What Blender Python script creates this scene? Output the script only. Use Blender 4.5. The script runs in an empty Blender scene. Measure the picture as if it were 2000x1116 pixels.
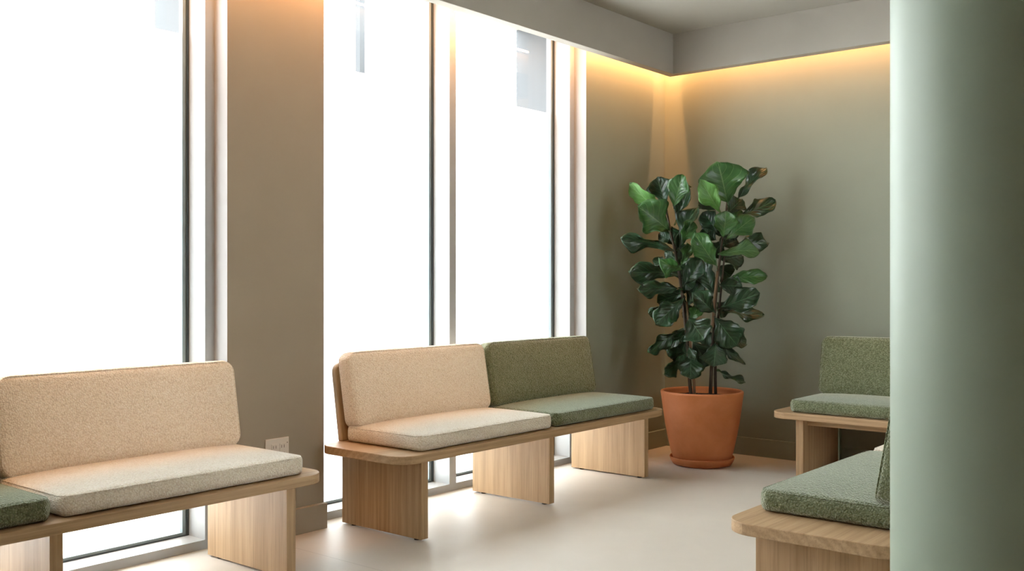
import bpy, bmesh, math, random
from mathutils import Vector, Matrix
random.seed(7)
S = bpy.context.scene
COL = S.collection

# ------------------------------------------------------------------ camera
F_PX, YAW, CAM_H, HZ = 1950.0, math.radians(39.5), 1.22, 554.0
cam = bpy.data.cameras.new('camera')
cam.sensor_fit = 'HORIZONTAL'; cam.sensor_width = 36.0
cam.lens = F_PX / 2000.0 * 36.0
cam.shift_y = (HZ - 558.0) / 2000.0
cam.clip_start = 0.05
camo = bpy.data.objects.new('camera', cam); COL.objects.link(camo)
camo.location = (0, 0, CAM_H); camo.rotation_euler = (math.pi / 2, 0, YAW)
S.camera = camo

# ------------------------------------------------------------------ world (bright overcast sky)
W = bpy.data.worlds.new('overcast_sky'); S.world = W
W.use_nodes = True
wn = W.node_tree.nodes; wl = W.node_tree.links
wn.clear()
wo = wn.new('ShaderNodeOutputWorld'); bg = wn.new('ShaderNodeBackground')
bg.inputs[0].default_value = (0.985, 0.99, 0.99, 1); bg.inputs[1].default_value = 8.0
wl.new(bg.outputs[0], wo.inputs[0])

# ------------------------------------------------------------------ exposure / view
S.view_settings.view_transform = 'Standard'
S.view_settings.look = 'None'
S.view_settings.gamma = 1.0
S.view_settings.use_curve_mapping = False
S.view_settings.exposure = 1.45
S.cycles.use_denoising = True
S.cycles.max_bounces = 12; S.cycles.diffuse_bounces = 7; S.cycles.glossy_bounces = 4
S.cycles.transparent_max_bounces = 12; S.cycles.transmission_bounces = 6
S.cycles.sample_clamp_indirect = 12.0
S.cycles.caustics_reflective = False; S.cycles.caustics_refractive = False

# ------------------------------------------------------------------ key dimensions (metres)
XW, YB = -3.905, 6.55          # window wall face, back wall face
CEIL = 3.03
FZ = 2.74                      # underside of the dropped fascia
FXF, FXB = -3.705, -3.775      # fascia along the window wall, room face and cove face
FYF, FYB = 6.33, 6.405         # fascia along the back wall
XR, YF = 3.2, -3.6             # right wall, wall behind the camera
XFACE, XGL, XOUT = -4.005, -4.155, -4.515
FROST = 2.388

def strip_light(name, loc, rot, sx, sy, power, col):
    l = bpy.data.lights.new(name, 'AREA'); l.shape = 'RECTANGLE'; l.size = sx; l.size_y = sy
    l.energy = power; l.color = col
    o = bpy.data.objects.new(name, l); COL.objects.link(o); o.location = loc; o.rotation_euler = rot
    return o
WARM = (1.0, 0.47, 0.175)
LEDP = 3.1   # watt per metre
y0_, y1_ = YF + 0.05, YB - 0.01
strip_light('cove_light_window_wall', (FXB - 0.018, (y0_ + y1_) / 2, 2.90), (0, math.radians(38), 0), 0.015, y1_ - y0_, LEDP * 1.45 * (y1_ - y0_), WARM)
x0_, x1_ = XW + 0.01, XR - 0.05
strip_light('cove_light_back_wall', ((x0_ + x1_) / 2, FYB + 0.018, 2.90), (math.radians(38), 0, 0), x1_ - x0_, 0.015, LEDP * (x1_ - x0_), WARM)

# ------------------------------------------------------------------ materials
def srgb(r, g, b):
    f = lambda c: (c / 255 / 12.92) if c / 255 <= 0.04045 else ((c / 255 + 0.055) / 1.055) ** 2.4
    return (f(r), f(g), f(b), 1)

class NT:
    def __init__(self, name):
        self.m = bpy.data.materials.new(name); self.m.use_nodes = True
        self.t = self.m.node_tree; self.n = self.t.nodes; self.l = self.t.links
        self.b = self.n['Principled BSDF']; self.out = self.n['Material Output']
    def add(self, kind, **kw):
        n = self.n.new(kind)
        for k, v in kw.items(): setattr(n, k, v)
        return n
    def link(self, a, b): self.l.new(a, b)
    def coords(self, scale=(1, 1, 1), which='Object', rot=(0, 0, 0)):
        tc = self.add('ShaderNodeTexCoord'); mp = self.add('ShaderNodeMapping')
        mp.inputs['Scale'].default_value = scale; mp.inputs['Rotation'].default_value = rot
        self.link(tc.outputs[which], mp.inputs[0]); return mp.outputs[0]
    def ramp(self, fac, stops):
        r = self.add('ShaderNodeValToRGB'); e = r.color_ramp.elements
        e[0].position, e[0].color = stops[0]; e[1].position, e[1].color = stops[-1]
        for p, c in stops[1:-1]:
            x = e.new(p); x.color = c
        self.link(fac, r.inputs[0]); return r.outputs[0]
    def noise(self, vec, scale, detail=4, rough=0.55, dist=0.0):
        n = self.add('ShaderNodeTexNoise'); n.inputs['Scale'].default_value = scale
        n.inputs['Detail'].default_value = detail; n.inputs['Roughness'].default_value = rough
        n.inputs['Distortion'].default_value = dist
        self.link(vec, n.inputs['Vector']); return n.outputs['Fac']
    def bump(self, h, strength, dist):
        b = self.add('ShaderNodeBump'); b.inputs['Strength'].default_value = strength
        b.inputs['Distance'].default_value = dist; self.link(h, b.inputs['Height'])
        self.link(b.outputs[0], self.b.inputs['Normal']); return b
    def mix(self, fac, a, b, blend='MIX'):
        m = self.add('ShaderNodeMix'); m.data_type = 'RGBA'; m.blend_type = blend
        for i, v in ((0, fac), (6, a), (7, b)):
            if hasattr(v, 'is_output'): self.link(v, m.inputs[i])
            else: m.inputs[i].default_value = v
        return m.outputs[2]
    def math(self, op, a, b=None, c=None):
        m = self.add('ShaderNodeMath', operation=op)
        for i, v in enumerate((a, b, c)):
            if v is None: continue
            if hasattr(v, 'is_output'): self.link(v, m.inputs[i])
            else: m.inputs[i].default_value = v
        return m.outputs[0]
    def col(self, c):
        if hasattr(c, 'is_output'): self.link(c, self.b.inputs['Base Color'])
        else: self.b.inputs['Base Color'].default_value = c
    def set(self, **kw):
        for k, v in kw.items(): self.b.inputs[k.replace('_', ' ')].default_value = v

def mul(c, k): return (min(c[0] * k, 1), min(c[1] * k, 1), min(c[2] * k, 1), 1)

def paint(name, c, rough=0.7, var=0.04, bump=0.05):
    t = NT(name); v = t.coords()
    n = t.noise(v, 1.7, 3)
    t.col(t.ramp(n, [(0.3, mul(c, 1 - var)), (0.7, mul(c, 1 + var))]))
    t.set(Roughness=rough)
    n2 = t.noise(v, 180, 2); t.bump(n2, bump, 0.002)
    return t.m

def plain(name, c, rough=0.5, metal=0.0):
    t = NT(name); t.col(c); t.set(Roughness=rough, Metallic=metal)
    n2 = t.noise(t.coords(), 60, 2); t.bump(n2, 0.03, 0.001)
    return t.m

M = {}
M['wall'] = paint('sage_grey_wall_paint', (0.345, 0.290, 0.220, 1), 0.75)
M['wall_sage'] = paint('sage_green_wall_paint', (0.245, 0.263, 0.210, 1), 0.75)
M['fascia'] = paint('warm_grey_fascia_paint', (0.40, 0.37, 0.325, 1), 0.8)
M['ceiling'] = paint('off_white_ceiling_paint', (0.42, 0.395, 0.345, 1), 0.85)
M['light_wall'] = paint('off_white_wall_paint', (0.66, 0.62, 0.55, 1), 0.8)
M['reveal'] = paint('white_reveal_paint', (0.31, 0.31, 0.31, 1), 0.7, 0.01)
M['frame'] = plain('white_window_frame', (0.36, 0.37, 0.375, 1), 0.45)
M['gasket'] = plain('dark_grey_gasket', (0.035, 0.05, 0.06, 1), 0.5)
M['spacer'] = plain('grey_glazing_spacer', (0.22, 0.28, 0.30, 1), 0.4)
M['column'] = paint('sage_green_column_paint', (0.25, 0.308, 0.238, 1), 0.5, 0.02, 0.02)
M['outside'] = paint('pale_grey_render', (0.036, 0.038, 0.041, 1), 0.8)
M['facade'] = paint('blue_grey_facade', (0.072, 0.077, 0.084, 1), 0.8)
M['ground'] = paint('pavement_outside', (0.34, 0.33, 0.31, 1), 0.9)
M['white'] = plain('white_plastic', (0.72, 0.64, 0.56, 1), 0.4)
M['dark'] = plain('black_rubber', (0.012, 0.012, 0.013, 1), 0.6)
M['slot'] = plain('outlet_slot', (0.25, 0.19, 0.15, 1), 0.6)

def floor_mat():
    t = NT('beige_microcement_floor'); v = t.coords()
    n = t.noise(v, 0.9, 6, 0.6, 0.4); n2 = t.noise(v, 7, 5, 0.6)
    c = t.ramp(n, [(0.25, (0.55, 0.50, 0.445, 1)), (0.75, (0.64, 0.59, 0.53, 1))])
    c = t.mix(0.25, c, t.ramp(n2, [(0.3, (0.52, 0.465, 0.41, 1)), (0.7, (0.66, 0.605, 0.545, 1))]))
    # fine tile joints, one every 3 m along the room and every 6 m across it
    sp = t.add('ShaderNodeSeparateXYZ'); t.link(v, sp.inputs[0])
    ja = t.math('ABSOLUTE', t.math('SUBTRACT', t.math('FRACT', t.math('ADD', t.math('MULTIPLY', sp.outputs[1], 1 / 3.0), 0.5 - 2.917 / 3.0 + 1)), 0.5))
    j = t.math('LESS_THAN', ja, 0.0016 / 3)
    c = t.mix(t.math('MULTIPLY', j, 0.45), c, (0.2, 0.17, 0.14, 1))
    t.col(c)
    r = t.ramp(n2, [(0.3, (0.44, 0.44, 0.44, 1)), (0.7, (0.54, 0.54, 0.54, 1))])
    t.link(r, t.b.inputs['Roughness'])
    t.set(Specular_IOR_Level=0.5)
    t.bump(n2, 0.06, 0.004)
    return t.m
M['floor'] = floor_mat()

def oak(name, axis, k=1.0):
    # grain runs along local axis 0 (x) or 2 (z)
    t = NT(name)
    sc = [13, 13, 13]; sc[axis] = 0.7
    v = t.coords(tuple(sc))
    n = t.noise(v, 1.0, 6, 0.6, 0.6)
    sc2 = [120, 120, 120]; sc2[axis] = 2.5
    f = t.noise(t.coords(tuple(sc2)), 1.0, 4, 0.7)
    # cathedral figure: stretched rings
    sc3 = [7, 7, 7]; sc3[axis] = 0.55
    w = t.add('ShaderNodeTexWave', wave_type='RINGS', rings_direction='SPHERICAL')
    w.inputs['Scale'].default_value = 1.6; w.inputs['Distortion'].default_value = 5.5
    w.inputs['Detail'].default_value = 3; w.inputs['Detail Scale'].default_value = 1.2
    t.link(t.coords(tuple(sc3)), w.inputs['Vector'])
    a, b, d = (0.52 * k, 0.356 * k, 0.208 * k, 1), (0.43 * k, 0.28 * k, 0.152 * k, 1), (0.25 * k, 0.148 * k, 0.072 * k, 1)
    c = t.ramp(n, [(0.3, b), (0.65, a)])
    c = t.mix(t.math('MULTIPLY', w.outputs['Fac'], 0.28), c, d)
    fr = t.ramp(f, [(0.36, (1, 1, 1, 1)), (0.52, (0, 0, 0, 1))])
    c = t.mix(t.math('MULTIPLY', fr, 0.42), c, d)
    t.col(c); t.set(Roughness=0.5, Specular_IOR_Level=0.35)
    t.bump(f, 0.08, 0.001)
    return t.m
M['oak_x'] = oak('oak_board', 0)
M['oak_z'] = oak('oak_upright', 2)

def boucle(name, lo, mid, hi, sheen, tint):
    t = NT(name); v = t.coords()
    wob = t.add('ShaderNodeTexNoise'); wob.inputs['Scale'].default_value = 90; wob.inputs['Detail'].default_value = 1
    t.link(v, wob.inputs['Vector'])
    off = t.add('ShaderNodeVectorMath', operation='SCALE'); off.inputs['Scale'].default_value = 0.006
    t.link(wob.outputs['Color'], off.inputs[0])
    av = t.add('ShaderNodeVectorMath', operation='ADD'); t.link(v, av.inputs[0]); t.link(off.outputs[0], av.inputs[1])
    vo = t.add('ShaderNodeTexVoronoi'); vo.inputs['Scale'].default_value = 150
    t.link(av.outputs[0], vo.inputs['Vector'])
    n = t.noise(v, 260, 2)
    h = t.math('SUBTRACT', t.math('MULTIPLY', n, 0.5), vo.outputs['Distance'])
    c = t.ramp(vo.outputs['Distance'], [(0.05, hi), (0.45, mid), (0.85, lo)])
    sp = t.add('ShaderNodeSeparateColor'); t.link(vo.outputs['Color'], sp.inputs[0])
    c = t.mix(0.35, c, t.ramp(sp.outputs[0], [(0.0, lo), (0.5, mid), (1.0, hi)]))
    t.col(c)
    t.set(Roughness=0.95, Specular_IOR_Level=0.15, Sheen_Weight=sheen, Sheen_Roughness=0.42, Sheen_Tint=tint)
    t.bump(h, 0.75, 0.006)
    return t.m
M['cream'] = boucle('cream_boucle', (0.68, 0.575, 0.445, 1), (0.86, 0.765, 0.635, 1), (0.94, 0.89, 0.80, 1), 1.0, (1.0, 0.97, 0.93, 1))
M['green'] = boucle('sage_green_boucle', (0.075, 0.090, 0.046, 1), (0.158, 0.182, 0.10, 1), (0.31, 0.34, 0.225, 1), 0.9, (0.86, 0.9, 0.82, 1))

def terracotta():
    t = NT('terracotta'); v = t.coords()
    n = t.noise(v, 5, 5, 0.6, 0.3); n2 = t.noise(v, 70, 3)
    t.col(t.ramp(n, [(0.3, (0.47, 0.145, 0.045, 1)), (0.7, (0.58, 0.20, 0.08, 1))]))
    t.set(Roughness=0.62); t.bump(n2, 0.08, 0.002); return t.m
M['terra'] = terracotta()
def soil():
    t = NT('dark_soil'); v = t.coords(); n = t.noise(v, 60, 5)
    t.col(t.ramp(n, [(0.3, (0.006, 0.005, 0.004, 1)), (0.7, (0.035, 0.026, 0.019, 1))]))
    t.set(Roughness=0.95); t.bump(n, 1.0, 0.02); return t.m
M['soil'] = soil()
def bark(name, a, b):
    t = NT(name); n = t.noise(t.coords((60, 60, 9)), 1.0, 4)
    t.col(t.ramp(n, [(0.3, a), (0.7, b)])); t.set(Roughness=0.8); t.bump(n, 0.5, 0.004); return t.m
M['bark'] = bark('dark_bark', (0.022, 0.016, 0.012, 1), (0.075, 0.055, 0.038, 1))
M['bark2'] = bark('brown_bark', (0.10, 0.058, 0.032, 1), (0.22, 0.13, 0.075, 1))

def leaf_mat(name, dark, light, vein, rough, trans):
    t = NT(name)
    tc = t.add('ShaderNodeTexCoord'); sp = t.add('ShaderNodeSeparateXYZ'); t.link(tc.outputs['UV'], sp.inputs[0])
    ax = t.math('ABSOLUTE', t.math('SUBTRACT', sp.outputs[0], 0.5))       # 0 at midrib .. 0.5 edge
    k = t.math('SUBTRACT', t.math('MULTIPLY', sp.outputs[1], 6.5), t.math('MULTIPLY', ax, 5.0))
    fr = t.math('ABSOLUTE', t.math('SUBTRACT', t.math('FRACT', t.math('ADD', k, 10.0)), 0.5))
    lat = t.math('MULTIPLY', t.math('LESS_THAN', fr, 0.045), t.math('LESS_THAN', ax, 0.44))
    mid = t.math('LESS_THAN', ax, 0.014)
    vm = t.math('MAXIMUM', mid, t.math('MULTIPLY', lat, 0.55))
    n = t.noise(t.coords(), 14, 3)
    c = t.ramp(n, [(0.3, dark), (0.7, light)])
    c = t.mix(vm, c, vein)
    t.col(c)
    t.set(Roughness=rough, Specular_IOR_Level=0.5)
    quilt = t.math('SUBTRACT', fr, vm)
    t.bump(quilt, 0.35, 0.006)
    if trans:
        tr = t.add('ShaderNodeBsdfTranslucent'); t.link(c, tr.inputs[0])
        ms = t.add('ShaderNodeMixShader'); ms.inputs[0].default_value = trans
        t.link(t.b.outputs[0], ms.inputs[1]); t.link(tr.outputs[0], ms.inputs[2])
        t.link(ms.outputs[0], t.out.inputs[0])
    return t.m
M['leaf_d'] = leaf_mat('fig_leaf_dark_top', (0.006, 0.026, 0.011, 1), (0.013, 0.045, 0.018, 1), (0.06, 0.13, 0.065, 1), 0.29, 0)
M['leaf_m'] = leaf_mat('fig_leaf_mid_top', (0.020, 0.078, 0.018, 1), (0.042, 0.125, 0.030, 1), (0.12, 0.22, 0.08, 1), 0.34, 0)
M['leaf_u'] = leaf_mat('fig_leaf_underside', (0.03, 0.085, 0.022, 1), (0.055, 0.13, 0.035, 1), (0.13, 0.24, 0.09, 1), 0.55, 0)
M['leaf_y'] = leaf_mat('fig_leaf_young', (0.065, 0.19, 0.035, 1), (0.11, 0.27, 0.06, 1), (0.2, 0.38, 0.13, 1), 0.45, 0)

def glass_mat():
    t = NT('clear_glass'); t.n.remove(t.b)
    tr = t.add('ShaderNodeBsdfTransparent'); tr.inputs[0].default_value = (0.93, 0.96, 0.97, 1)
    gl = t.add('ShaderNodeBsdfGlossy'); gl.inputs['Roughness'].default_value = 0.0
    lw = t.add('ShaderNodeLayerWeight'); lw.inputs[0].default_value = 0.5
    fr = t.math('MULTIPLY_ADD', t.math('POWER', lw.outputs['Facing'], 5.0), 0.9, 0.03)
    ms = t.add('ShaderNodeMixShader'); t.link(fr, ms.inputs[0]); t.link(tr.outputs[0], ms.inputs[1]); t.link(gl.outputs[0], ms.inputs[2])
    t.link(ms.outputs[0], t.out.inputs[0]); return t.m
M['glass'] = glass_mat()
def frost_mat():
    t = NT('frosted_glass_film'); t.n.remove(t.b)
    tr = t.add('ShaderNodeBsdfTranslucent'); tr.inputs[0].default_value = (0.95, 0.955, 0.95, 1)
    df = t.add('ShaderNodeBsdfDiffuse'); df.inputs[0].default_value = (0.8, 0.82, 0.83, 1)
    ms = t.add('ShaderNodeMixShader'); ms.inputs[0].default_value = 0.2
    t.link(tr.outputs[0], ms.inputs[1]); t.link(df.outputs[0], ms.inputs[2])
    t.link(ms.outputs[0], t.out.inputs[0]); return t.m
M['frost'] = frost_mat()

# ------------------------------------------------------------------ mesh helpers
def obj(name, bm, mats, parent=None, smooth=False, kind=None, bevel=0.0):
    me = bpy.data.meshes.new(name); bm.normal_update(); bm.to_mesh(me); bm.free()
    for m in (mats if isinstance(mats, (list, tuple)) else [mats]): me.materials.append(m)
    if smooth:
        for p in me.polygons: p.use_smooth = True
    o = bpy.data.objects.new(name, me); COL.objects.link(o)
    if parent: o.parent = parent
    if kind: o['kind'] = kind
    if bevel:
        b = o.modifiers.new('edge', 'BEVEL'); b.width = bevel; b.segments = 2; b.limit_method = 'ANGLE'
    return o

def box(bm, x0, x1, y0, y1, z0, z1, mi=0):
    vs = [bm.verts.new((x, y, z)) for z in (z0, z1) for x, y in ((x0, y0), (x1, y0), (x1, y1), (x0, y1))]
    fs = []
    for q in ((3, 2, 1, 0), (4, 5, 6, 7), (0, 1, 5, 4), (1, 2, 6, 5), (2, 3, 7, 6), (3, 0, 4, 7)):
        f = bm.faces.new([vs[i] for i in q]); f.material_index = mi; fs.append(f)
    return fs      # bottom, top, -y, +x, +y, -x

def boxbm(*a, **k):
    bm = bmesh.new(); box(bm, *a, **k); return bm

def prism(bm, pts, z0, z1):
    a = [bm.verts.new((x, y, z0)) for x, y in pts]; b = [bm.verts.new((x, y, z1)) for x, y in pts]
    bm.faces.new(a[::-1]); bm.faces.new(b); n = len(pts)
    for i in range(n): bm.faces.new((a[i], a[(i + 1) % n], b[(i + 1) % n], b[i]))

def rrect(x0, x1, y0, y1, r, n=10):
    out = []
    for cx, cy, a0 in ((x1 - r, y0 + r, -90), (x1 - r, y1 - r, 0), (x0 + r, y1 - r, 90), (x0 + r, y0 + r, 180)):
        for i in range(n + 1):
            a = math.radians(a0 + 90 * i / n); out.append((cx + r * math.cos(a), cy + r * math.sin(a)))
    return out

def lathe(bm, prof, n=64, mi=0):
    rings = []
    for r, z in prof:
        rings.append([bm.verts.new((r * math.cos(2 * math.pi * i / n), r * math.sin(2 * math.pi * i / n), z)) for i in range(n)])
    for a, b in zip(rings, rings[1:]):
        for i in range(n):
            f = bm.faces.new((a[i], a[(i + 1) % n], b[(i + 1) % n], b[i])); f.material_index = mi
    return rings

def tube(bm, pts, radii, n=10, mi=0, cap=True):
    pts = [Vector(p) for p in pts]; rings = []
    up = Vector((0.31, 0.2, 0.93)).normalized()
    for i, p in enumerate(pts):
        d = (pts[min(i + 1, len(pts) - 1)] - pts[max(i - 1, 0)]).normalized()
        u = d.cross(Vector((1, 0.1, 0)) if abs(d.z) > 0.7 else up).normalized(); w = d.cross(u)
        r = radii[i] if isinstance(radii, (list, tuple)) else radii
        rings.append([bm.verts.new(p + r * (u * math.cos(2 * math.pi * k / n) + w * math.sin(2 * math.pi * k / n))) for k in range(n)])
    for a, b in zip(rings, rings[1:]):
        for k in range(n):
            f = bm.faces.new((a[k], a[(k + 1) % n], b[(k + 1) % n], b[k])); f.material_index = mi
    if cap:
        bm.faces.new(rings[0][::-1]); bm.faces.new(rings[-1])

def thing(name, label, cat, loc=(0, 0, 0), rz=0.0, group=None):
    o = bpy.data.objects.new(name, None); COL.objects.link(o); o.empty_display_size = 0.1
    o.location = loc; o.rotation_euler = (0, 0, rz); o['label'] = label; o['category'] = cat
    if group: o['group'] = group
    return o

# ------------------------------------------------------------------ room shell
T = 0.2
obj('floor', boxbm(XOUT, XR + 0.6, YF - T, YB + T, -0.2, 0.0), M['floor'], kind='structure')
obj('ceiling', boxbm(XOUT, XR + 0.6, YF - T, YB + T, CEIL, CEIL + 0.2), M['ceiling'], kind='structure')
obj('wall_back', boxbm(XOUT, XR + T, YB, YB + T, 0, CEIL), M['wall_sage'], kind='structure')
RIGHT_FILL_WIN = (3.0, 4.3)  # opening for an added fill window in the unseen right wall
for a, b in ((YF, RIGHT_FILL_WIN[0]), (RIGHT_FILL_WIN[1], YB)):
    obj('wall_right', boxbm(XR, XR + 0.6, a, b, 0, CEIL), M['light_wall'], kind='structure')
obj('wall_front', boxbm(XOUT, XR + T, YF - T, YF, 0, CEIL), M['wall'], kind='structure')
# window wall: the solid piers between full-height windows
PIERS = [(YF, 0.42), (2.692, 3.257), (5.525, YB)]
for a, b in PIERS:
    bm = bmesh.new()
    fs = box(bm, XGL - 0.03, XW, a, b, 0, CEIL)
    fs[2].material_index = 1; fs[4].material_index = 1
    obj('wall_left', bm, [M['wall_sage'] if b == YB else M['wall'], M['reveal']], kind='structure')
    obj('wall_outside', boxbm(XOUT, XGL - 0.03, a, b, -0.15, CEIL + 0.2), M['facade'], kind='structure')
# baseboards
for a, b in PIERS:
    obj('baseboard_left', boxbm(XW, XW + 0.027, a, b, 0, 0.125), M['wall_sage'] if b == YB else M['wall'], kind='structure', bevel=0.002)
obj('baseboard_back', boxbm(XW + 0.027, XR, YB - 0.02, YB, 0, 0.125), M['wall_sage'], kind='structure', bevel=0.002)
# dropped L-shaped fascia that hides the cove lights
bm = bmesh.new()
prism(bm, [(FXB, YF), (FXF, YF), (FXF, FYF), (XR, FYF), (XR, FYB), (FXB, FYB)], FZ, CEIL)
obj('trim_1', bm, M['fascia'], kind='structure', bevel=0.002)
# slim sage green upright box on the back wall under the bench
obj('trim_2', boxbm(-2.60, -2.535, YB - 0.06, YB - 0.021, 0.0, 0.40), M['column'], kind='structure', bevel=0.004)
# round column
bm = bmesh.new(); r_ = lathe(bm, [(0.26, 0.0), (0.26, CEIL)], 96)
co = obj('column', bm, M['column'], smooth=True, kind='structure'); co.location = (-0.542, 2.404, 0)

# ------------------------------------------------------------------ windows
wcount = 0
def window(y0, y1, left_jamb, right_jamb, mirror=False):
    """full-height unit between y0 and y1; jamb widths seen on its two sides"""
    global wcount; wcount += 1
    def obj(name, bm, *a, **k):
        if mirror:
            for v in bm.verts: v.co.x = (XR + XW) - v.co.x
            bmesh.ops.reverse_faces(bm, faces=bm.faces)
        return globals()['obj'](name, bm, *a, **k)
    zb, zt = 0.042, CEIL - 0.06
    bm = bmesh.new()
    xb = XGL - 0.05
    box(bm, xb, XFACE, y0, y0 + left_jamb, 0, CEIL)
    box(bm, xb, XFACE, y1 - right_jamb, y1, 0, CEIL)
    box(bm, xb, XFACE, y0 + left_jamb, y1 - right_jamb, 0, zb)
    box(bm, xb, XFACE, y0 + left_jamb, y1 - right_jamb, zt, CEIL)
    fr = obj('window_%d' % wcount, bm, M['frame'], kind='structure')
    a, b = y0 + left_jamb, y1 - right_jamb
    g = 0.012; s = 0.018
    bm = bmesh.new()
    for (p, q) in ((a, a + g), (b - g, b)): box(bm, XGL - 0.02, XGL + 0.02, p, q, zb, zt)
    box(bm, XGL - 0.02, XGL + 0.02, a + g, b - g, zb, zb + 0.005); box(bm, XGL - 0.02, XGL + 0.02, a + g, b - g, zt - g, zt)
    obj('gasket', bm, M['gasket'], fr)
    bm = bmesh.new()
    for (p, q) in ((a + g, a + g + s), (b - g - s, b - g)): box(bm, XGL - 0.016, XGL + 0.012, p, q, zb + 0.005, zt - g)
    box(bm, XGL - 0.016, XGL + 0.012, a + g + s, b - g - s, zb + 0.005, zb + 0.016)
    obj('glazing_spacer', bm, M['spacer'], fr)
    obj('glass', boxbm(XGL - 0.004, XGL + 0.002, a + g, b - g, zb + g, zt - g), M['glass'], fr)
    bm = bmesh.new()
    ya, yb_ = a + g + s * 0.6, b - g - s * 0.6
    vs = [bm.verts.new((XGL - 0.008, y, z)) for y, z in ((ya, zb + g), (yb_, zb + g), (yb_, FROST), (ya, FROST))]
    bm.faces.new(vs)
    obj('frosted_film', bm, M['frost'], fr)
    return fr
window(0.42, 1.58, 0.05, 0.028); window(1.58, 2.692, 0.028, 0.05)
window(3.257, 4.3115, 0.05, 0.0285); window(4.3115, 5.525, 0.0285, 0.05)
window(3.0, 4.3, 0.05, 0.05, True)  # added window, out of view, brightens surfaces that face the room

# ------------------------------------------------------------------ outside
obj('ground_outside', boxbm(-30, XOUT - 0.001, -20, 30, -0.4, -0.15), M['ground'], kind='structure')
obj('ground_outside', boxbm(XR + 0.601, 30, -20, 30, -0.4, -0.15), M['ground'], kind='structure')
def outside_pier(x, ya, yb):
    o = obj('street_post', boxbm(x - 0.05, x, ya, yb, -0.15, 6.0), M['outside']); o['category'] = 'post'; return o
o = outside_pier(-5.6, 5.013, 5.065); o['label'] = 'slim grey post outside, seen through clear glass atop the middle window'

# ------------------------------------------------------------------ benches
def sym_axis(lo, hi, r, inner):
    """grid lines along one axis: dense in the rounded edge zone"""
    e = [r * (1 - math.cos(math.radians(a))) * 1.0 for a in (0, 20, 40, 60, 78)] + [r]
    if inner > 4: e += [r + 0.008, r + 0.016, r + 0.025]
    L = [lo + x for x in e]; R = [hi - x for x in e][::-1]
    mid = [lo + e[-1] + (hi - lo - 2 * e[-1]) * i / inner for i in range(1, inner)]
    return L + mid + R

def cushion_bm(sx, sy, sz, r, crown_axis=2, crown=0.012, inner=(20, 12, 3), puff=0.006):
    """upholstered slab centred at origin, rounded edges, crowned on the +axis face"""
    h = (sx / 2, sy / 2, sz / 2)
    ax = [sym_axis(-h[i], h[i], r, inner[i]) for i in range(3)]
    bm = bmesh.new(); cache = {}
    def V(i, j, k):
        key = (i, j, k)
        if key not in cache:
            p = Vector((ax[0][i], ax[1][j], ax[2][k]))
            q = Vector([max(-(h[a] - r), min(h[a] - r, p[a])) for a in range(3)])
            d = p - q
            pos = q + d.normalized() * r if d.length > 1e-9 else p
            a1, a2 = [a for a in range(3) if a != crown_axis]
            w = (1 - min(1, abs(pos[a1]) / h[a1]) ** 4) * (1 - min(1, abs(pos[a2]) / h[a2]) ** 3)
            if pos[crown_axis] > 0: pos[crown_axis] += crown * w * (pos[crown_axis] / h[crown_axis])
            # gentle bulge of the sides
            for a in (a1, a2):
                b = a2 if a == a1 else a1
                s = 1 - (pos[crown_axis] / h[crown_axis]) ** 2
                if s > 0: pos[a] += math.copysign(puff, pos[a]) * s * (abs(pos[a]) / h[a]) ** 6 * (1 - min(1, abs(pos[b]) / h[b]) ** 6)
            # rounder plan corners: square corner zone mapped to a quarter disc
            R = 0.048
            u = (abs(pos[a1]) - (h[a1] - R)) / R; v = (abs(pos[a2]) - (h[a2] - R)) / R
            if u > 0 and v > 0:
                uu, vv = min(u, 1), min(v, 1)
                pos[a1] = math.copysign(h[a1] - R + R * u * math.sqrt(1 - vv * vv / 2), pos[a1])
                pos[a2] = math.copysign(h[a2] - R + R * v * math.sqrt(1 - uu * uu / 2), pos[a2])
            cache[key] = bm.verts.new(pos)
        return cache[key]
    n = [len(a) - 1 for a in ax]
    for a in range(3):
        b, c = (a + 1) % 3, (a + 2) % 3
        for side in (0, n[a]):
            for j in range(n[b]):
                for k in range(n[c]):
                    idx = []
                    for dj, dk in ((0, 0), (1, 0), (1, 1), (0, 1)):
                        t = [0, 0, 0]; t[a] = side; t[b] = j + dj; t[c] = k + dk; idx.append(V(*t))
                    if side == 0: idx = idx[::-1]
                    bm.faces.new(idx)
    return bm

def loop_tube(pts, r, n=8):
    bm = bmesh.new(); pts = [Vector(p) for p in pts]; N = len(pts); rings = []
    for i, p in enumerate(pts):
        d = (pts[(i + 1) % N] - pts[i - 1]).normalized()
        u = d.cross(Vector((0, 0, 1))).normalized(); w = d.cross(u)
        rings.append([bm.verts.new(p + r * (u * math.cos(2 * math.pi * k / n) + w * math.sin(2 * math.pi * k / n))) for k in range(n)])
    for i in range(N):
        a, b = rings[i], rings[(i + 1) % N]
        for k in range(n): bm.faces.new((a[k], a[(k + 1) % n], b[(k + 1) % n], b[k]))
    return bm

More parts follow.
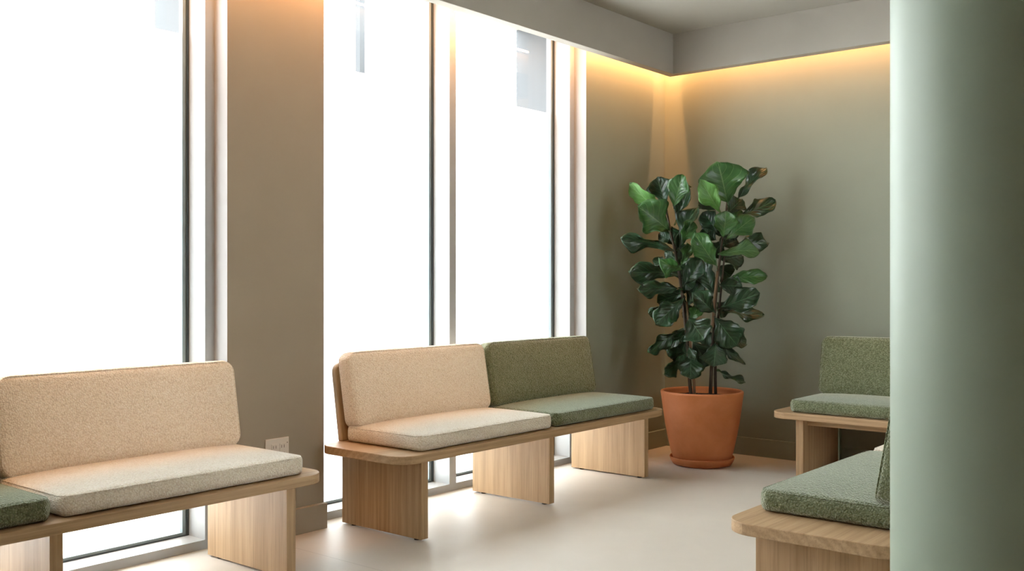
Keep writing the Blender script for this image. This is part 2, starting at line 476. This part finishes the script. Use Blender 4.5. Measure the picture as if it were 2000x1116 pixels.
BH, BT = 0.42, 0.04            # board top height and thickness
TILT = math.radians(10.0)
def make_bench(label, loc, rz, length, legs, sections, rail=False, back_v=0.487, inset=0.035):
    root = thing('upholstered_bench', label, 'bench', loc, rz, 'oak waiting room benches')
    D = 0.617
    bm = bmesh.new(); prism(bm, rrect(0, length, 0, D, 0.105, 12), BH - BT, BH)
    obj('seat_board', bm, M['oak_x'], root, bevel=0.003)
    for u in legs:
        lg = obj('leg', boxbm(u, u + 0.046, inset, 0.598, 0.008, BH - BT), M['oak_z'], root, bevel=0.0015)
        for v in (0.085, 0.53):
            bm = bmesh.new(); lathe(bm, [(0.0, 0.0), (0.015, 0.0), (0.015, 0.009), (0.0, 0.009)], 16)
            f = obj('foot', bm, M['dark'], lg); f.location = (u + 0.023, v, 0)
    if rail:
        obj('rail', boxbm(legs[0] + 0.046, legs[1], 0.10, 0.125, BH - BT - 0.04, BH - BT), M['oak_x'], root, bevel=0.0015)
    # leaning back panel, rounded upper corners
    s0, s1 = sections[0][0], sections[-1][1]
    hgt = 0.40
    bm = bmesh.new()
    pts = []
    rr = 0.05
    for cx, a0 in ((s1 + 0.006 - rr, 0), (s0 - 0.006 + rr, 90)):
        for i in range(9):
            a = math.radians(a0 + 90 * i / 8); pts.append((cx + rr * math.cos(a), hgt - rr + rr * math.sin(a)))
    pts += [(s0 - 0.006, 0.0), (s1 + 0.006, 0.0)]
    fa = [bm.verts.new((x, 0.0, z)) for x, z in pts]; fb = [bm.verts.new((x, 0.033, z)) for x, z in pts]
    bm.faces.new(fa); bm.faces.new(fb[::-1]); n = len(pts)
    for i in range(n): bm.faces.new((fb[i], fb[(i + 1) % n], fa[(i + 1) % n], fa[i]))
    bmesh.ops.recalc_face_normals(bm, faces=bm.faces)
    p = obj('back_panel', bm, M['oak_z'], root, bevel=0.008)
    p.location = (0, 0.590, BH); p.rotation_euler = (-math.radians(8.5), 0, 0)
    for (a, b, colr) in sections:
        nm = {'cream': 'cream', 'green': 'sage green'}[colr]
        sx, sy, sz = b - a, 0.548, 0.076
        c = obj('seat_cushion', cushion_bm(sx, sy, sz, 0.024, 2, 0.019, (24, 14, 2)), M[colr], root, smooth=True)
        c.location = ((a + b) / 2, 0.036 + sy / 2, BH + 0.002 + sz / 2)
        c['label'] = nm + ' boucle seat cushion'
        e = 0.0052
        lp = [(x, y, sz / 2 - 0.0050) for x, y in rrect(-sx / 2 + e, sx / 2 - e, -sy / 2 + e, sy / 2 - e, 0.05, 8)]
        obj('piping', loop_tube(lp, 0.0028), M[colr], c, smooth=True)
        # back cushion: local z is the face direction before tilting
        bx, bz, bt = b - a, 0.385, 0.095
        k = obj('back_cushion', cushion_bm(bx, bz, bt, 0.026, 2, 0.014, (24, 12, 2)), M[colr], root, smooth=True)
        k['label'] = nm + ' boucle back cushion'
        k.rotation_euler = (math.pi / 2 - TILT, 0, 0)
        # lower front edge sits on the seat cushion at v = 0.485
        cy, cz = back_v, BH + 0.002 + sz - 0.002
        fwd = Vector((0, -math.cos(TILT), -math.sin(TILT))) * -1   # towards the back panel
        upv = Vector((0, math.sin(TILT), math.cos(TILT)))
        fwd = Vector((0, math.cos(TILT), -math.sin(TILT)))
        k.location = Vector(((a + b) / 2, cy, cz)) + upv * (bz / 2) + fwd * (bt / 2)
        e = 0.0056
        lp = [(x, y, bt / 2 - 0.0054) for x, y in rrect(-bx / 2 + e, bx / 2 - e, -bz / 2 + e, bz / 2 - e, 0.05, 8)]
        obj('piping', loop_tube(lp, 0.0028), M[colr], k, smooth=True)
    return root

H90 = math.pi / 2
LEGS = (0.155, 1.145, 2.125)
LEGS2 = (0.18, 1.17, 2.15)
make_bench('oak bench under the double window with cream cushions left and green cushions right',
           (-3.29, 3.205, 0), H90, 2.36, (0.156, 1.149, 2.128), [(0.155, 1.20, 'cream'), (1.225, 2.27, 'green')])
make_bench('oak bench at the lower left, long cream cushion and green seat beside it',
           (-3.29, 0.415, 0), H90, 2.36, (0.19, 1.182, 2.163), [(0.16, 1.20, 'green'), (1.225, 2.27, 'cream')])
make_bench('oak bench against the back wall with green cushions, right of the potted fig',
           (-2.735, 5.84, 0), 0, 2.36, (0.165, 1.15, 2.13), [(0.115, 1.16, 'green'), (1.185, 2.25, 'green')], rail=True)
make_bench('nearest oak bench with green cushions, half hidden behind the round green column',
           (-1.605, 5.415, 0), -H90, 2.36, (0.165, 1.15, 2.15), [(0.0 + 0.06, 1.05, 'cream'), (1.08, 2.16, 'green')], back_v=0.44, inset=0.05)

# ------------------------------------------------------------------ wall outlet
o = thing('wall_outlet', 'white double outlet plate on the grey pier, behind the lower left bench', 'outlet', (XW, 2.968, 0.42))
bm = boxbm(0, 0.006, -0.068, 0.068, -0.06, 0.06); obj('plate', bm, M['white'], o, bevel=0.002)
for yy in (-0.018, 0.03):
    s = obj('socket', boxbm(0.006, 0.009, yy - 0.017, yy + 0.017, -0.034, 0.034), M['white'], o, bevel=0.0012)
    for z in (0.018, -0.018):
        for dy in (-0.0075, 0.0075):
            obj('slot', boxbm(0.009, 0.0096, yy + dy - 0.0015, yy + dy + 0.0015, z - 0.006, z + 0.008), M['slot'], s)
for zz in (0.034, -0.034):
    bm = bmesh.new(); lathe(bm, [(0.003, 0.0), (0.0025, 0.0012), (0.0, 0.0012)], 12)
    s = obj('screw', bm, M['slot'], o); s.location = (0.006, 0.058, zz); s.rotation_euler = (0, H90, 0)

# ------------------------------------------------------------------ fiddle-leaf fig in a terracotta pot
PC = Vector((-3.301, 6.022, 0))
FWD = Vector((-math.sin(YAW), math.cos(YAW), 0)); RT = Vector((math.cos(YAW), math.sin(YAW), 0)); UP = Vector((0, 0, 1))
D0 = PC.dot(FWD)
def P(u, v, near=0.0):
    """a point of the plant, in the pot's own frame: (u, v) offsets of a sketch grid, near = metres in front of the stem plane"""
    k = (D0 - near) / F_PX
    return FWD * (D0 - near) + RT * ((u - 1000) * k) + UP * (CAM_H + (HZ - v) * k) - PC
fig = thing('potted_fig', 'fiddle leaf fig with two bushy stems in a big terracotta pot, in the room corner', 'plant', PC)
bm = bmesh.new()
prof = [(0.0, 0.022), (0.15, 0.022), (0.186, 0.03), (0.197, 0.05), (0.213, 0.11), (0.233, 0.20), (0.249, 0.29), (0.261, 0.37), (0.270, 0.44), (0.276, 0.482),
        (0.2765, 0.491), (0.272, 0.497), (0.262, 0.498), (0.255, 0.493), (0.252, 0.48), (0.245, 0.42), (0.0, 0.42)]
lathe(bm, prof, 80)
obj('pot', bm, M['terra'], fig, smooth=True)
bm = bmesh.new()
lathe(bm, [(0.0, 0.0), (0.175, 0.0), (0.195, 0.006), (0.21, 0.03), (0.2165, 0.05), (0.214, 0.056), (0.208, 0.052), (0.198, 0.026), (0.15, 0.02), (0.0, 0.02)], 80)
obj('saucer', bm, M['terra'], fig, smooth=True)
bm = bmesh.new()
rings = []
NS = 48
for j in range(13):
    r = 0.249 * j / 12
    rings.append([bm.verts.new((r * math.cos(2 * math.pi * i / NS), r * math.sin(2 * math.pi * i / NS), 0.452 + random.uniform(-0.006, 0.010) * (j < 12))) for i in range(NS)])
for a, b in zip(rings, rings[1:]):
    for i in range(NS):
        bm.faces.new((a[i], a[(i + 1) % NS], b[(i + 1) % NS], b[i]))
bmesh.ops.remove_doubles(bm, verts=bm.verts, dist=1e-5)
obj('soil', bm, M['soil'], fig, smooth=True)

def stem(pts, radii, mat):
    bm = bmesh.new()
    q = [P(*p) for p in pts]
    # smooth the polyline
    out, rad = [], []
    for i in range(len(q) - 1):
        p0, p1, p2, p3 = q[max(i - 1, 0)], q[i], q[i + 1], q[min(i + 2, len(q) - 1)]
        for s in range(6):
            t = s / 6
            out.append(0.5 * ((2 * p1) + (-p0 + p2) * t + (2 * p0 - 5 * p1 + 4 * p2 - p3) * t * t + (-p0 + 3 * p1 - 3 * p2 + p3) * t ** 3))
            rad.append(radii[0] + (radii[1] - radii[0]) * (i + t) / (len(q) - 1))
    out.append(q[-1]); rad.append(radii[1])
    tube(bm, out, rad, 10)
    return obj('stem', bm, mat, fig, smooth=True)
stem([(1351, 782, .03), (1347, 745, .03), (1344, 690, .04), (1336, 610, .03), (1328, 545, .03), (1318, 490, .02), (1308, 445, 0), (1300, 400, 0)], (0.013, 0.006), M['bark'])
stem([(1357, 784, .05), (1355, 745, .05), (1350, 690, .04), (1345, 640, .04), (1341, 590, .03)], (0.010, 0.007), M['bark2'])
stem([(1387, 782, .03), (1389, 735, .03), (1392, 680, .03), (1395, 620, .02), (1400, 560, .03), (1406, 505, .03), (1413, 450, 0), (1420, 395, 0)], (0.013, 0.006), M['bark'])
stem([(1398, 780, 0), (1397, 740, 0), (1398, 690, 0), (1403, 620, 0), (1409, 560, 0), (1416, 490, 0)], (0.011, 0.006), M['bark'])
stem([(1391, 640, .05), (1395, 590, .05), (1401, 530, .05)], (0.009, 0.008), M['bark2'])

def leaf(bm, uvl, base, tip, wpx, roll=0.0, curl=0.0, cup=0.15, tops=0, wave=0.02, nb=0.0, nt=0.0, flip=False):
    """one fiddle-shaped leaf blade: base and tip (u, v), apparent full width, roll about its axis,
    curl = how far the middle bows (fraction of the length, + towards the face), cup = V of the two halves"""
    B, Tp = P(base[0], base[1], nb), P(tip[0], tip[1], nt)
    ax = Tp - B; L = ax.length; ax.normalize()
    mid = (B + Tp) / 2 + PC
    view = (Vector((0, 0, CAM_H)) - mid).normalized()
    s0 = ax.cross(view).normalized(); n0 = s0.cross(ax).normalized()
    side = s0 * math.cos(roll) + n0 * math.sin(roll)
    nor = n0 * math.cos(roll) - s0 * math.sin(roll)
    if flip: nor = -nor
    cup *= random.uniform(1.0, 2.0); wpx *= random.uniform(0.92, 1.08)
    half = wpx * (D0 / F_PX) / 2 / max(0.35, abs(math.cos(roll)))
    NL, NW = 22, 10
    th = 0.0012
    ph = random.uniform(0, 6.28); fq = random.uniform(8, 13); droop = random.uniform(0.0, 0.10); tw = random.uniform(-0.35, 0.35)
    grids = []
    for layer in (1, -1):
        g = []
        for i in range(NL + 1):
            t = i / NL
            # fiddle outline: narrow base, waist near 0.4, wide beyond, blunt tip
            tt = max(0.0, (t - 0.06) / 0.94)
            w = (math.sin(math.pi * tt ** 1.28)) ** 0.6 if 0 < tt < 1 else 0
            w *= 0.64 + 0.38 * (1 / (1 + math.exp(-(tt - 0.40) * 11)))
            if t > 0.9: w = max(w, 0.10 * (1 - t) / 0.1)
            w = max(w, 0.018)
            row = []
            for j in range(-NW // 2, NW // 2 + 1):
                s = j / (NW / 2)
                a = abs(s)
                x = s * w * half * (1 + 0.10 * math.sin(ph * (2 if s > 0 else 3) + t * 15) + 0.05 * math.sin(ph * (5 if s > 0 else 4) + t * 31))
                ripple = wave * L * (a ** 2) * math.sin(ph + t * fq + (2.2 if s > 0 else 0))
                z = curl * L * (4 * t * (1 - t)) + cup * a ** 1.6 * w * half + ripple
                z -= droop * L * max(0, t - 0.55) ** 2 * 4
                ca, sa = math.cos(tw * t), math.sin(tw * t)
                p = B + ax * (t * L) + (side * ca + nor * sa) * x + (nor * ca - side * sa) * (z + layer * th)
                row.append(bm.verts.new(p))
            g.append(row)
        grids.append(g)
    mt, mu = tops
    for gi, g in enumerate(grids):
        for i in range(NL):
            for j in range(NW):
                q = [g[i][j], g[i][j + 1], g[i + 1][j + 1], g[i + 1][j]]
                uv = [(j / NW, i / NL), ((j + 1) / NW, i / NL), ((j + 1) / NW, (i + 1) / NL), (j / NW, (i + 1) / NL)]
                if gi: q = q[::-1]; uv = uv[::-1]
                f = bm.faces.new(q); f.smooth = True; f.material_index = mt if gi == 0 else mu
                for lo, c in zip(f.loops, uv): lo[uvl].uv = c
    top, bot = grids
    rim = [(i, 0) for i in range(NL + 1)] + [(NL, j) for j in range(1, NW + 1)] + [(i, NW) for i in range(NL - 1, -1, -1)] + [(0, j) for j in range(NW - 1, 0, -1)]
    for k in range(len(rim)):
        a, b = rim[k], rim[(k + 1) % len(rim)]
        try:
            f = bm.faces.new((top[a[0]][a[1]], top[b[0]][b[1]], bot[b[0]][b[1]], bot[a[0]][a[1]])); f.material_index = mu; f.smooth = True
        except ValueError: pass

DK, MD, UN, YG = 0, 1, 2, 3
# (base, tip, width, roll, curl, cup, (face towards camera, other face), near at base, near at tip)
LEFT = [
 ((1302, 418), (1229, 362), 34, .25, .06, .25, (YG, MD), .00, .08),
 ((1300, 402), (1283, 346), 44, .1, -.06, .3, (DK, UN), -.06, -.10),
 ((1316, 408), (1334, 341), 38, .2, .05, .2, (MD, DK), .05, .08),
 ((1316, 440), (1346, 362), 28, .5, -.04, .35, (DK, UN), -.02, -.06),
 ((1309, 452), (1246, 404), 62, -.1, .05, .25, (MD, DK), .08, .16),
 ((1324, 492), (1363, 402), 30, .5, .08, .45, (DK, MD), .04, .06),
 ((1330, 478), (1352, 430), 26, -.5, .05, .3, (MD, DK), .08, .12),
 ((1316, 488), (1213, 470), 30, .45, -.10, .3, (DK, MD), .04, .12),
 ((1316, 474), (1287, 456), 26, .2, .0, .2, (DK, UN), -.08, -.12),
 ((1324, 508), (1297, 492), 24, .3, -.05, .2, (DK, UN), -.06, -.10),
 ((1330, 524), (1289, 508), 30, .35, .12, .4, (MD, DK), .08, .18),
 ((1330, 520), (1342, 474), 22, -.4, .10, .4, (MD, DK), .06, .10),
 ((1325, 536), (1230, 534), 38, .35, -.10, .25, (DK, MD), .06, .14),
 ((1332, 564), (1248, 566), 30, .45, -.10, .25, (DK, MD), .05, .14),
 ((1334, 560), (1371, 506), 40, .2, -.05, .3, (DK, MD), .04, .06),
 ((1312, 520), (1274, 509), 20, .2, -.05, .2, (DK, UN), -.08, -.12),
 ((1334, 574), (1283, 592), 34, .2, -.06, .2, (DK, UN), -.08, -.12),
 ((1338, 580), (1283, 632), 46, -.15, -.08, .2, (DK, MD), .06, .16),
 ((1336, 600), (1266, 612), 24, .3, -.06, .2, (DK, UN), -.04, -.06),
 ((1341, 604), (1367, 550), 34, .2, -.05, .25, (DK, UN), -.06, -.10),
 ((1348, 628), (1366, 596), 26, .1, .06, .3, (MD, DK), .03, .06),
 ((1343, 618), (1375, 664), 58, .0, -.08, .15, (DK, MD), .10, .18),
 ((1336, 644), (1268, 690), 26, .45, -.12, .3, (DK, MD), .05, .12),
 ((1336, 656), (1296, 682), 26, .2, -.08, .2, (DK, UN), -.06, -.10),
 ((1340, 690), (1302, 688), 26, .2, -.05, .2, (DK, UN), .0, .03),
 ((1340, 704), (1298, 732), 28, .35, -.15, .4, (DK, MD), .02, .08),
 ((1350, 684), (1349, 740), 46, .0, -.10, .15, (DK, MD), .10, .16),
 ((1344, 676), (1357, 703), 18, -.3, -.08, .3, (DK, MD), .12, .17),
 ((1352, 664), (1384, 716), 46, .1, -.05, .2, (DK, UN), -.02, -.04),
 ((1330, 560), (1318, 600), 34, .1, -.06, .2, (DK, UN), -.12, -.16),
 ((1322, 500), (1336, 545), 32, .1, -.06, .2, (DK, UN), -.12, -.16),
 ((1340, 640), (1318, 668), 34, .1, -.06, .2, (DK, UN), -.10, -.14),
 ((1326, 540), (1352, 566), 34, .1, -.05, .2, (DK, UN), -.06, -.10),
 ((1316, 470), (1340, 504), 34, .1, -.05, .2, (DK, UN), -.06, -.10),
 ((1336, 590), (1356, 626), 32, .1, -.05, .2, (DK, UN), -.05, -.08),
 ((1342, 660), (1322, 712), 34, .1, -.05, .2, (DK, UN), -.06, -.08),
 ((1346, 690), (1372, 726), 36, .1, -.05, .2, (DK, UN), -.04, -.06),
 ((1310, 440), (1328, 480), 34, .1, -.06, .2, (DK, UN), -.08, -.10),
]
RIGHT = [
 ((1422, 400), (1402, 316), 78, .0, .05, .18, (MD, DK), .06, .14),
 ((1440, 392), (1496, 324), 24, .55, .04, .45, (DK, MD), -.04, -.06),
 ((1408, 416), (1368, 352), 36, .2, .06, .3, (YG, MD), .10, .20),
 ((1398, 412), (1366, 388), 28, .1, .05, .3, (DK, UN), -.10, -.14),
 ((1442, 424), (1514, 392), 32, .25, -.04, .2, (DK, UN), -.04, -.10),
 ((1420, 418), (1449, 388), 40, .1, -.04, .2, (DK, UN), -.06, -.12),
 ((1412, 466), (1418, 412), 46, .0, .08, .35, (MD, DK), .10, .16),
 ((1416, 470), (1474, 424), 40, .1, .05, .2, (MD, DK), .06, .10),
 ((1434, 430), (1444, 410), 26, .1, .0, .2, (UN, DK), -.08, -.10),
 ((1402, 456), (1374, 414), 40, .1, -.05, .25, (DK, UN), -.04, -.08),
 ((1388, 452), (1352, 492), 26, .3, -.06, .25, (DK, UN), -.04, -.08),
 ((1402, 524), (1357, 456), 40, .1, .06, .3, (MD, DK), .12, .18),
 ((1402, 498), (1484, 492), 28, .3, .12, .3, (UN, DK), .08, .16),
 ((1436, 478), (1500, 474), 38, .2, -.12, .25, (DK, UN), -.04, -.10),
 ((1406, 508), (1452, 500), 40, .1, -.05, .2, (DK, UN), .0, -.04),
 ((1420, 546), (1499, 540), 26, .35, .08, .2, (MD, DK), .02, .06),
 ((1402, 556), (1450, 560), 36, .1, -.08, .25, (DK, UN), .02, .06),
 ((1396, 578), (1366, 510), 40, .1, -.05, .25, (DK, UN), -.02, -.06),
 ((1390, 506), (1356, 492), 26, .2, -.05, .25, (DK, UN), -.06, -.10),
 ((1400, 604), (1484, 572), 44, .2, -.06, .2, (DK, MD), .05, .12),
 ((1412, 606), (1492, 616), 26, .3, -.06, .25, (DK, UN), -.04, -.08),
 ((1396, 612), (1354, 572), 40, .0, .06, .35, (DK, UN), .08, .14),
 ((1394, 618), (1440, 676), 58, .0, -.06, .2, (DK, MD), .08, .12),
 ((1420, 650), (1459, 672), 30, .1, -.08, .25, (DK, UN), .02, -.02),
 ((1402, 666), (1457, 712), 14, .6, -.12, .3, (DK, UN), .02, .04),
 ((1400, 722), (1457, 746), 12, .6, -.12, .3, (DK, UN), .0, .02),
 ((1398, 640), (1420, 690), 34, .1, -.06, .25, (DK, UN), -.04, -.06),
 ((1398, 668), (1394, 716), 48, .0, -.08, .18, (DK, MD), .08, .14),
 ((1394, 650), (1366, 668), 40, .1, -.05, .2, (DK, UN), -.06, -.08),
 ((1414, 470), (1390, 500), 40, .1, -.06, .2, (DK, UN), -.10, -.14),
 ((1412, 480), (1440, 470), 40, .1, -.06, .2, (DK, UN), -.10, -.14),
 ((1402, 540), (1384, 566), 36, .1, -.06, .2, (DK, UN), -.10, -.14),
 ((1400, 470), (1372, 446), 36, .1, -.05, .2, (DK, UN), -.08, -.12),
 ((1410, 440), (1432, 470), 40, .1, -.05, .2, (DK, UN), -.06, -.10),
 ((1398, 590), (1424, 612), 36, .1, -.05, .2, (DK, UN), -.06, -.10),
 ((1400, 520), (1428, 540), 36, .1, -.05, .2, (DK, UN), -.06, -.10),
 ((1396, 690), (1376, 706), 34, .1, -.05, .2, (DK, UN), -.04, -.06),
 ((1416, 420), (1404, 462), 40, .1, -.06, .2, (DK, UN), -.06, -.10),
]
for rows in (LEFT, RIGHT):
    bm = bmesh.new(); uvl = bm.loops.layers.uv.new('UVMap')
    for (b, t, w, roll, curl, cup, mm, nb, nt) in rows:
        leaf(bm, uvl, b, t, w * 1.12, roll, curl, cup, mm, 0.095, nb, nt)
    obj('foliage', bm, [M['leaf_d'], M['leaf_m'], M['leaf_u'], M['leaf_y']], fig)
